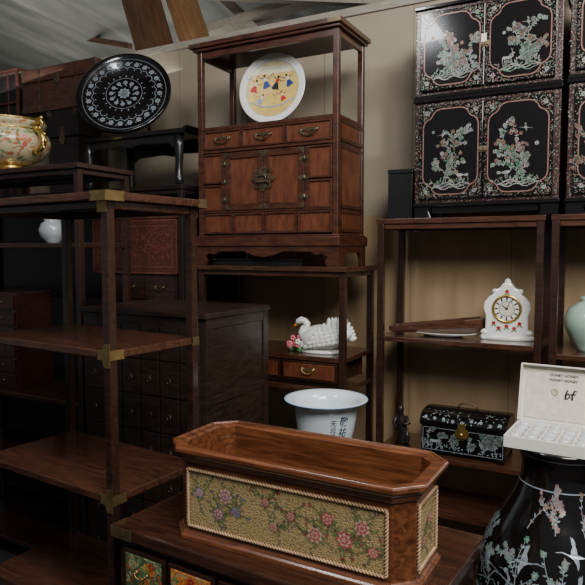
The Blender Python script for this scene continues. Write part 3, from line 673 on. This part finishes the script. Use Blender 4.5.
# ---------------------------------------------------------------- planter
rzp=-R(29); ploc=Vector((-.292,1.482,zlow)); wp,dp,cc=.60,.22,.038
pn=thing('wooden_planter','long open wooden planter box with floral tapestry panel and rope trim','planter',ploc,rzp)
def octo(off):
    a,b_,c,e=-off,wp+off,-off,dp+off; k_=cc+off*.6
    return [(a+k_,c),(b_-k_,c),(b_,c+k_),(b_,e-k_),(b_-k_,e),(a+k_,e),(a,e-k_),(a,c+k_)]
def loft(levels,capa=True,capb=True,m=0):
    b=MB(); vs=[];n=8
    for off,z in levels: vs+=[(x,y,z) for x,y in octo(off)]
    fs=[(i*n+k_,i*n+(k_+1)%n,(i+1)*n+(k_+1)%n,(i+1)*n+k_) for i in range(len(levels)-1) for k_ in range(n)]
    if capa: fs.append(tuple(range(n)))
    if capb: fs.append(tuple(range((len(levels)-1)*n,len(levels)*n)))
    return b.add(vs,fs,m)
loft([(.012,0),(.012,.010),(.007,.014),(.003,.019),(0,.022),(0,.196),(-.0125,.196),(-.0125,.02)]).build('box','planter',pn,.0015)
loft([(-.0115,.193),(-.0115,.03),(-.0125,.03)],False,False).build('lining','planterin',pn)
loft([(.001,.188),(.006,.191),(.008,.197),(.007,.201),(.012,.208),(.020,.214),(.024,.216),(.024,.224),(.021,.228),(.014,.229),(.013,.226),(-.004,.225),(-.0115,.222),(-.0125,.188)],False,False).build('rim','planter',pn,.001)
rnd=random.Random(8)
def tap(x0,x1,z0,z1,fn,par,spots,nm='tapestry_panel'):
    b=MB(); b.add([fn(x0,z0,.001),fn(x1,z0,.001),fn(x1,z1,.001),fn(x0,z1,.001)],[(0,1,2,3)],0)
    d=Dec(b,lambda u,v:fn(u,v,.0016),1); w_=x1-x0; h_=z1-z0
    cu_=lambda u:min(x1-.009,max(x0+.009,u)); cv_=lambda v:min(z1-.009,max(z0+.009,v))
    layer=[0]
    for (f,g,sz,cl) in spots:
        u=x0+w_*f; v=z0+h_*g
        # sprays of stems with buds
        for k_ in range(6):
            a=rnd.uniform(0,6.3); L_=rnd.uniform(.035,.06); pts=[(u,v)]
            for e in range(5):
                a+=rnd.uniform(-.35,.35); pts.append((cu_(pts[-1][0]+math.cos(a)*L_/5),cv_(pts[-1][1]+math.sin(a)*L_/5)))
                d.leaf(cu_(pts[-1][0]),cv_(pts[-1][1]),a+rnd.choice([-1,1])*.9,rnd.uniform(.006,.011),.005,4)
            d.stroke(pts,.0015,4); d.flower(pts[-1][0],pts[-1][1],rnd.uniform(.0035,.0055),6,cl[0],cl[1])
        for k_ in range(8): d.leaf(cu_(u),cv_(v),k_*.8+rnd.uniform(-.3,.3),sz*rnd.uniform(1.2,1.6),sz*.5,4)
        for j,rr_ in enumerate((1,.74,.5,.28)):
            dj=Dec(b,lambda u_,v_,l=.0020+.0003*j:fn(u_,v_,l),1)
            dj.flower(u,v,sz*rr_,8-j,cl[j%2],cl[(j+1)%2])
    for q in range(26):
        uu,vv=rnd.uniform(x0+.01,x1-.01),rnd.uniform(z0+.01,z1-.01); d.leaf(uu,vv,rnd.uniform(0,6),.006,.0035,rnd.choice([4,4,3,5]))
    return b.build(nm,['tapestry','rose','rose','rose2','leafth','purple','bluethread','leafth'],par,normals=False)
ff=lambda u,v,l: Vector((u,-l,v))
spots=[(.06,.62,.014,(6,3)),(.17,.30,.018,(5,3)),(.21,.66,.020,(3,5)),(.27,.42,.013,(6,5)),(.43,.72,.012,(1,3)),(.47,.32,.011,(3,1)),(.56,.58,.013,(1,3)),(.68,.36,.020,(3,1)),(.74,.68,.017,(1,3)),(.82,.40,.022,(1,3)),(.90,.66,.019,(3,1)),(.95,.30,.014,(1,3))]
t1=tap(cc+.014,wp-cc-.014,.038,.168,ff,pn,spots)
fs_=lambda u,v,l: Vector((wp+l,u,v))
t2=tap(cc+.014,dp-cc-.014,.038,.168,fs_,pn,[(.3,.35,.014,(1,3)),(.65,.62,.015,(3,1))])
def rope(pts,par,r=.0030):
    b=MB()
    for ph in (0,PI):
        path=[]
        for (p0,p1) in zip(pts,pts[1:]):
            p0=Vector(p0);p1=Vector(p1);dv=(p1-p0);Lg=dv.length;dv.normalize()
            nn=Vector((0,-1,0)) if abs(dv.y)<.9 else Vector((1,0,0))
            if abs(pts[0][0]-pts[2][0])<1e-6: nn=Vector((1,0,0))
            bb=dv.cross(nn); k_=int(Lg/.0022)
            for q in range(k_):
                s_=q/k_*Lg; a=s_/.016*2*PI+ph; path.append(p0+dv*s_+(nn*math.cos(a)+bb*math.sin(a))*r*.75)
        b.tube(path,r*.8,5)
    return b.build('rope_trim','rope',par)
x0,x1=cc+.010,wp-cc-.010
rope([(x0,-.003,.034),(x1,-.003,.034),(x1,-.003,.172),(x0,-.003,.172),(x0,-.003,.034)],pn)
rope([(wp+.003,cc+.010,.034),(wp+.003,dp-cc-.010,.034),(wp+.003,dp-cc-.010,.172),(wp+.003,cc+.010,.172),(wp+.003,cc+.010,.034)],pn)
# ---------------------------------------------------------------- floor vase + open box
vc=Vector((.69,1.56,0)); zm=.955
vz=thing('floor_vase','tall black lacquer floor vase with pearl cranes, under the open white box','vase',vc,0)
vp=[(0,0),(.125,0),(.13,.012),(.115,.06),(.135,.16),(.17,.28),(.198,.42),(.208,.53),(.204,.60),(.190,.67),(.165,.73),(.135,.78),(.110,.825),(.096,.87),(.093,.905),(.102,.935),(.118,zm-.006),(.118,zm),(.104,zm),(.085,.915),(0,.9)]
MB().lathe(vp,seg=64,caps=False).build('body','lacq',vz)
def fv(u,v):
    rr=.15
    for (r0,z0_),(r1,z1_) in zip(vp[1:-4],vp[2:-3]):
        if z0_<=v<=z1_: rr=r0+(r1-r0)*(v-z0_)/max(z1_-z0_,1e-6); break
    a=-PI/2-.35+u/.17; return Vector(((rr+.0018)*math.cos(a),(rr+.0018)*math.sin(a),v))
b=MB(); d=Dec(b,fv,0); rnd=random.Random(12)
for u,v,k_,s_ in ((-.15,.575,.085,1),(-.07,.60,.09,-1),(.01,.565,.10,-1),(.09,.60,.09,1),(.17,.57,.085,-1),(-.06,.47,.08,1)): d.bird(u,v,k_,s_)
for u,v,k_,s_ in ((-.09,.70,.07,1),(.03,.735,.065,-1),(.12,.69,.07,1),(-.18,.66,.06,-1),(.03,.665,.06,1)): d.flying(u,v,k_,s_,0)
for j,(bz,am) in enumerate(((.640,.015),(.615,.012),(.52,.012),(.50,.010))):
    d.stroke([(-.26+q*.018,bz+am*math.sin(q*1.1+j*2)+am*.5*math.sin(q*2.3)) for q in range(30)],.0035,j%2,.003)
for q in range(150):
    u=rnd.uniform(-.26,.26); v=rnd.choice([.635,.52,.61])+rnd.uniform(-.03,.012); d.leaf(u,v,rnd.uniform(.8,2.3),rnd.uniform(.009,.018),.005,rnd.choice([0,1,0]))
for u in (-.2,-.1,.02,.12,.2): d.branch(u,.62,1.5+rnd.uniform(-.4,.4),.13,.003,rnd,0,.9,.011,2,1)
for u in (-.1,-.02,.06): d.branch(u,.77,1.5+rnd.uniform(-.4,.4),.09,.0025,rnd,0,.9,.010,2,2)
for q in range(60): d.flower(rnd.uniform(-.22,.24),rnd.uniform(.38,.51),rnd.uniform(.007,.012),6,rnd.choice([0,1,2]))
for z_ in (.86,.935): d.stroke([(-.26+q*.02,z_) for q in range(27)],.003)
b.build('pearl_inlay',['mopb','mopg','mopr'],vz,normals=False)
rzb=-R(32); bxw,bxd,bh=.28,.17,.030
bl=Vector((.532,1.535,zm))
gb=thing('gift_box','open white card box with clear cups resting on the black vase','box',bl,rzb)
b=MB().box(0,bxw,0,bxd,0,.003).box(0,bxw,0,.004,.003,bh).box(0,bxw,bxd-.004,bxd,.003,bh).box(0,.004,.004,bxd-.004,.003,bh).box(bxw-.004,bxw,.004,bxd-.004,.003,bh)
b.build('tray','matwhite',gb,.001)
MB().box(.005,bxw-.005,.005,bxd-.005,.003,.018).build('lining','satin',gb)
b=MB()
for i in range(7):
    for j in range(4): b.ball((.024+i*.0385,.024+j*.0395,.027),.016,.016,.010,0,12)
b.build('clear_cups','clear',gb)
Lm=Matrix.Translation((0,bxd,bh))@Matrix.Rotation(R(-14),4,'X')
lh=.155
b=MB().box(0,bxw,0,.003,0,lh).box(0,bxw,-.02,0,lh-.004,lh).box(0,.004,-.02,0,0,lh).box(bxw-.004,bxw,-.02,0,0,lh).box(.012,bxw-.012,-.002,0,.01,lh-.012,1); b.xf(Lm)
ld=b.build('lid',['matwhite','satin'],gb,.001)
b=MB(); fl=lambda u,v: Lm@Vector((u,-.0028,v))
addtext(b,'HONEY HONEY',.0100,lambda u,v: fl(.108+u,.130+v),0,.03)
addtext(b,'HONEY HONEY',.0100,lambda u,v: fl(.108+u,.117+v),0,.03)
d=Dec(b,fl,0); cx,cy=.128,.080; k=.62
for pts_,w_ in (([(-.020,-.020),(-.020,.0),(-.013,.022)],.009),([(-.018,.002),(-.006,.006),(-.004,-.006),(-.014,-.018)],.008),([(.006,-.020),(.007,.004),(.016,.022),(.024,.018)],.009),([(-.002,.004),(.022,.006)],.007)):
    d.stroke([(cx+a*k,cy+c*k) for a,c in pts_],w_*k,0,w_*k*.7)
d.ring(.088,.084,.008,.0018,1,20); d.stroke([(.084,.080),(.088,.089),(.092,.080)],.002,1)
b.build('lid_printing',['ink','brass'],ld,normals=False)
# ---------------------------------------------------------------- medicine chest
tm=1.79; sm1=S(205,380,tm); sm0=S(84,380,tm); wm=sm1-sm0; zm_=Z(205,314,tm); dm=.44
mc=thing('drawer_chest','large dark chest of many small drawers behind the left rack','chest',W(sm0,tm,0),AX)
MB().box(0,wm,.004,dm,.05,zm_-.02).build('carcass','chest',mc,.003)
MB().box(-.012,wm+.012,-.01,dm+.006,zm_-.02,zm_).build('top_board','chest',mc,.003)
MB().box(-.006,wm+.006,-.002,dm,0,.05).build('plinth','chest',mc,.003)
b=MB().box(wm,wm+.005,.004,.04,.05,zm_-.02).box(wm,wm+.005,dm-.04,dm,.05,zm_-.02).box(wm,wm+.005,.04,dm-.04,zm_-.06,zm_-.02).box(wm,wm+.005,.04,dm-.04,.05,.1).box(wm,wm+.005,.04,dm-.04,.6,.64).box(wm,wm+.005,.04,dm-.04,.88,.91)
b.build('side_frame','chest',mc,.002)
nx,nz=6,8; gx=(wm-.04)/nx; gz=(zm_-.12)/nz
for i in range(nx):
    for j in range(nz):
        x0=.02+i*gx+.003; z0_=.07+j*gz+.003
        b=MB().box(x0,x0+gx-.006,-.003,.004,z0_,z0_+gz-.006); dr=b.build('drawer','chest',mc,.002)
        h=MB(); xm_=x0+gx/2-.003; zz=z0_+gz/2; h.disc((xm_,-.003,zz),.008,.002,0,12); h.tube([(xm_+.009*math.cos(q*PI/6),-.007,zz-.008+.009*math.sin(q*PI/6)) for q in range(12)],.0014,5,0,True); h.build('ring_pull','darkbrass',dr)
# ---------------------------------------------------------------- black table + round tray
t0=tb+.01; a0,a1=S(84,150,t0),S(182,150,t0); wt=a1-a0; ht=Z(190,127,t0)-zb; dt=.33
tbl=thing('low_table','low black lacquer table with curved legs under the round inlaid tray','table',W(a0,t0,zb),AX)
b=MB().box(-.02,wt+.02,-.015,dt+.01,ht-.022,ht); b.prism([(-.02,ht-.02),(-.045,ht+.008),(-.035,ht+.012),(-.01,ht)],-.015,dt+.01,'y'); b.prism([(wt+.02,ht-.02),(wt+.045,ht+.008),(wt+.035,ht+.012),(wt+.01,ht)],-.015,dt+.01,'y')
b.build('tabletop','lacq',tbl,.003)
ap=[(.02,ht-.022),(.02,ht-.10),(.05,ht-.085),(.08,ht-.062),(wt*.4,ht-.056),(wt*.5,ht-.068),(wt*.6,ht-.056),(wt-.08,ht-.062),(wt-.05,ht-.085),(wt-.02,ht-.10),(wt-.02,ht-.022)]
for y in (0,dt-.02): MB().prism(ap,y,y+.014,'y').build('apron','lacqmatte',tbl,.002)
for x,sx in ((.03,1),(wt-.03,-1)):
    for y,sy in ((.015,1),(dt-.02,-1)):
        MB().tube([(x,y,ht-.024),(x-sx*.006,y-sy*.004,ht*.7),(x-sx*.003,y-sy*.002,ht*.45),(x+sx*.003,y,ht*.2),(x-sx*.002,y-sy*.002,.03),(x-sx*.008,y-sy*.006,0)],[.024,.023,.019,.017,.018,.02],10).build('leg','lacqmatte',tbl)
tt_=t0+.12; st_=S(125,110,tt_); rt=.242
rd=thing('round_tray','round black tray with pearl inlay rings standing upright on the low table','tray',W(st_,tt_,zb+ht),R(-2))
TL=24; BZ=.010
Mt=Matrix.Translation((0,0,rt*math.cos(R(TL))+BZ))@Matrix.Rotation(R(-TL),4,'X')@Matrix.Rotation(R(90),4,'X')
b=MB().lathe([(0,0),(rt-.01,0),(rt,.006),(rt+.001,.024),(rt-.008,.028),(rt-.020,.010),(0,.008)],seg=64,caps=False).xf(Mt); b.build('disc','lacq',rd)
b=MB(); d=Dec(b,lambda u,v: Mt@Vector((u,v,.0115)),0); rnd=random.Random(5)
q_=rt/.24
d.ring(0,0,rt-.026,.002,0,60)
NS=24
for q in range(NS):
    a=2*PI*q/NS; a2=2*PI*(q+.5)/NS
    d.flower(.182*q_*math.cos(a),.182*q_*math.sin(a),.016,6)
    d.stroke([(.154*q_*math.cos(a),.154*q_*math.sin(a)),(.162*q_*math.cos(a+.07),.162*q_*math.sin(a+.07)),(.166*q_*math.cos(a2),.166*q_*math.sin(a2)),(.162*q_*math.cos(a2+.06),.162*q_*math.sin(a2+.06)),(.154*q_*math.cos(a2+.13),.154*q_*math.sin(a2+.13))],.003)
    d.leaf(.192*q_*math.cos(a2),.192*q_*math.sin(a2),a2+1.57,.012,.006)
    d.disc(.146*q_*math.cos(a),.146*q_*math.sin(a),.003,0,6)
d.ring(0,0,.092*q_,.0022,0,50)
for q in range(12):
    a=2*PI*q/12; d.flower(.066*q_*math.cos(a),.066*q_*math.sin(a),.013,6); d.leaf(.045*math.cos(a+.3),.045*math.sin(a+.3),a+1.2,.02,.006)
d.flower(0,0,.034,9)
for q in range(20):
    a=2*PI*q/20; d.leaf(.098*q_*math.cos(a),.098*q_*math.sin(a),a,.014,.006)
b.build('pearl_inlay',['mopb'],rd,normals=False)
b=MB()
b.tube([(-.085,-.05,.008),(-.085,.19,.008),(-.03,.20,.43),(0,.205,.465),(.03,.20,.43),(.085,.19,.008),(.085,-.05,.008)],.009,8)
b.box(-.11,.11,-.03,.02,0,.014); b.ball((0,.205,.477),.024,.015,.018); b.build('stand','lacqmatte',rd)
# ---------------------------------------------------------------- red carved box + dark box
g0,g1=S(115,290,tb+.04),S(177,290,tb+.04); hh=Z(150,274,tb+.04)-zb2
db=thing('document_box','dark wooden box with two drawers beneath the carved red box','box',W(g0,tb+.04,zb2),AX)
MB().box(0,g1-g0,0,.28,0,hh).build('case','chest',db,.003)
for i in range(2):
    x0=.012+i*(g1-g0-.02)/2; dr=MB().box(x0,x0+(g1-g0-.03)/2,-.006,0,.015,hh-.015).build('drawer','rack',db,.001)
    h=MB(); bail(h,x0+(g1-g0)/4,-.006,hh/2+.008,.05,.015); h.build('handle','darkbrass',dr)
g0,g1=S(93,245,tb+.03),S(178,245,tb+.03); hr=Z(150,213,tb+.03)-zb2-hh; wr=g1-g0
rb=thing('carved_box','carved dark red lacquer box seen through the empty left rack','box',W(g0,tb+.03,zb2+hh),AX)
MB().box(0,wr,0,.30,0,hr*.9).build('body','redcarve',rb,.003); MB().box(-.008,wr+.008,-.008,.308,hr*.9,hr).build('lid','redcarve',rb,.003)
b=MB(); d=Dec(b,ffront(0,0,-.003),0); hh_=hr*.9
d.outline([(.006,.006),(wr-.006,.006),(wr-.006,hh_-.006),(.006,hh_-.006)],.008)
d.outline([(.035,.035),(wr-.035,.035),(wr-.035,hh_-.035),(.035,hh_-.035)],.006)
nu=20
for q in range(nu): 
    u=.022+q*(wr-.044)/(nu-1)
    for v in (.02,hh_-.02): d.stroke([(u-.008,v-.006),(u-.008,v+.006),(u+.007,v+.006),(u+.007,v-.003),(u-.002,v-.003)],.003)
rnd=random.Random(31)
for q in range(150):
    u=rnd.uniform(.045,wr-.045); v=rnd.uniform(.045,hh_-.045); d.leaf(u,v,rnd.uniform(0,6.3),rnd.uniform(.012,.022),.009)
for q in range(30): d.flower(rnd.uniform(.05,wr-.05),rnd.uniform(.05,hh_-.05),.016,6)
b.build('relief','redcarve2',rb,normals=False)
# ---------------------------------------------------------------- upper left: tureen, boxes
tv=tl+.16; sv=S(9,140,tv)
ev=thing('painted_tureen','squat cream painted tureen with gilt dragon handles at the left edge','vase',W(sv,tv,zl),AX)
hv=.25
pv=[(0,.045),(.07,.045),(.10,.052),(.15,.08),(.182,.12),(.19,.155),(.18,.185),(.155,.205),(.148,.212),(.165,.225),(.172,.236),(.172,hv),(.16,hv),(.14,.21),(0,.2)]
MB().lathe(pv,seg=48,caps=False).build('body','enamel',ev)
MB().lathe([(.0,.0),(.10,0),(.105,.008),(.085,.02),(.07,.034),(.078,.046),(.0,.046)],seg=40,caps=False).build('foot','gold',ev)
b=MB(); b.tube([(.169*math.cos(q*PI/24),.169*math.sin(q*PI/24),hv) for q in range(48)],.006,8,0,True); b.tube([(.152*math.cos(q*PI/24),.152*math.sin(q*PI/24),.209) for q in range(48)],.005,8,0,True); b.build('rim','gold',ev)
for sx in (1,-1):
    b=MB(); b.tube([(sx*x,0,z) for x,z in ((.175,.10),(.205,.10),(.235,.125),(.24,.16),(.22,.19),(.19,.2),(.195,.225),(.22,.238),(.243,.222))],[.011,.014,.015,.014,.013,.013,.015,.015,.006],10)
    for a_,z in ((.205,.093),(.24,.115),(.252,.145),(.245,.175),(.215,.205),(.205,.245),(.228,.25)): b.ball((sx*a_,0,z),.011,.008,.011,0,8)
    b.build('dragon_handle','gold',ev)
b=MB() 
def fe(u,v):
    rr=.15
    for (r0,z0_),(r1,z1_) in zip(pv[1:-4],pv[2:-3]):
        if z0_<=v<=z1_: rr=r0+(r1-r0)*(v-z0_)/max(z1_-z0_,1e-6); break
    a=-PI/2+u/.17; return Vector(((rr+.0015)*math.cos(a),(rr+.0015)*math.sin(a),v))
d=Dec(b,fe,0); rnd=random.Random(9)
for q in range(18): d.flower(rnd.uniform(-.2,.24),rnd.uniform(.085,.185),rnd.uniform(.010,.018),6,rnd.choice([0,1,2]),3); d.leaf(rnd.uniform(-.2,.24),rnd.uniform(.08,.185),rnd.uniform(0,6),.025,.01,4)
b.build('painted_flowers',['red','orange','pink','yellow','green'],ev,normals=False)
def trunk(name,label,pxl,pxr,pyt,t,z0,d,mats,ref,strap=True):
    x0,x1=S(pxl,ref,t),S(pxr,ref,t); w_=x1-x0; h_=Z((pxl+pxr)/2,pyt,t)-z0
    o=thing(name,label,'box',W(x0,t,z0),AX)
    MB().box(0,w_,0,d,0,h_*.68).build('body',mats,o,.004); MB().box(-.003,w_+.003,-.003,d+.003,h_*.69,h_).build('lid',mats,o,.006)
    for x in (0,w_-.03):
        for z_ in (0,h_-.032): MB().box(x,x+.03,-.0045,-.003,z_,z_+.03).build('corner_plate','darkbrass',o)
    if strap:
        for x in (w_*.25,w_*.75): MB().box(x-.01,x+.01,-.0045,-.003,.0,h_-.002).build('strap','darkbrass',o)
    h=MB().disc((w_/2,-.003,h_*.66),.024,.004,0,16); h.box(w_/2-.012,w_/2+.012,-.009,-.005,h_*.6,h_*.8); h.build('hasp','darkbrass',o)
    return o,z0+h_
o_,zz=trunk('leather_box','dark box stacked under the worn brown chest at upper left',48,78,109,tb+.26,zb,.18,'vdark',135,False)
trunk('wooden_box','worn reddish brown chest with metal fittings partly behind the round tray',22,96,64,tb+.25,zz,.2,'boxwood',88)
l0,l1=S(-20,120,tb+.26),S(18,120,tb+.26); hl=Z(5,72,tb+.26)-zb; wl=l1-l0
lt=thing('lattice_lantern','dark red wooden lattice lantern behind the painted tureen','lantern',W(l0,tb+.26,zb),AX)
b=MB()
for x in (0,wl-.012):
    for y in (0,.062): b.box(x,x+.012,y,y+.012,0,hl)
for z in (0,hl*.25,hl*.5,hl*.75,hl-.012): b.box(.012,wl-.012,0,.01,z,z+.01)
for q in range(1,4): b.box(q*wl/4-.003,q*wl/4+.003,.002,.008,.01,hl-.012)
b.build('lattice','redcarve',lt); MB().box(.004,wl-.004,.02,.055,.01,hl-.014).build('core','vdark',lt); MB().box(-.01,wl+.01,-.006,.078,hl,hl+.012).build('cap','redcarve',lt,.002)
n0,n1=S(-22,340,tl+.04),S(17,340,tl+.04); hn=Z(0,292,tl+.04)-zl3; wn=n1-n0
sd_=thing('small_drawer_chest','small dark red chest of drawers on the lower left rack shelf','chest',W(n0,tl+.04,zl3),AX)
MB().box(0,wn,0,.20,0,hn).build('case','redlac',sd_,.003)
for q in range(6):
    dr=MB().box(.01,wn-.01,-.008,0,.01+q*hn/6.2,(q+.85)*hn/6.2+.01).build('drawer','redlac',sd_,.002)
    for x in (wn*.3,wn*.7): MB().ball((x,-.012,.01+(q+.45)*hn/6.2),.005).build('knob','darkbrass',dr)
M['greywhite']=plain('grey_white_glaze',(.30,.33,.34),.3,0,.1,.2)  # even greyed white for the small pot
pp=tag(MB().lathe([(0,0),(.03,0),(.032,.008),(.055,.03),(.062,.06),(.05,.09),(.035,.1),(.04,.112),(.036,.112),(.03,.1),(0,.09)],seg=28,caps=False).build('small_pot','greywhite'),'small pale grey pot in the shadows of the left rack','pot'); pp.location=W(S(53,235,tl+.12),tl+.12,zl2)
# ---------------------------------------------------------------- lights
def area(loc,target,size,power,col=(1,1,1),sy=None):
    l=bpy.data.lights.new('area','AREA'); l.energy=power; l.color=col; l.size=size
    if sy: l.shape='RECTANGLE'; l.size_y=sy
    o=bpy.data.objects.new('unseen_area_light',l); C.objects.link(o); o.location=loc  # soft area lights added out of view, no fixtures built
    o.rotation_euler=(Vector(target)-Vector(loc)).to_track_quat('-Z','Y').to_euler(); return o
area((.6,-.1,2.95),(.35,2.3,1.3),1.1,92,(1,.98,.95))
area((1.3,1.2,3.0),(.6,2.3,1.0),.7,22,(1,.97,.92))
area((-1.0,1.2,3.05),(-.8,1.8,1.2),.4,17,(.95,.98,1))
area((-1.5,4.6,2.3),(-1.5,4.8,3.4),2.0,26,(1,1,.95))  # added uplight behind the back wall, brightens the roof sheet
wd=bpy.data.worlds.new('world'); bpy.context.scene.world=wd; wd.use_nodes=True
wd.node_tree.nodes['Background'].inputs[0].default_value=(.88,.92,.95,1); wd.node_tree.nodes['Background'].inputs[1].default_value=.12
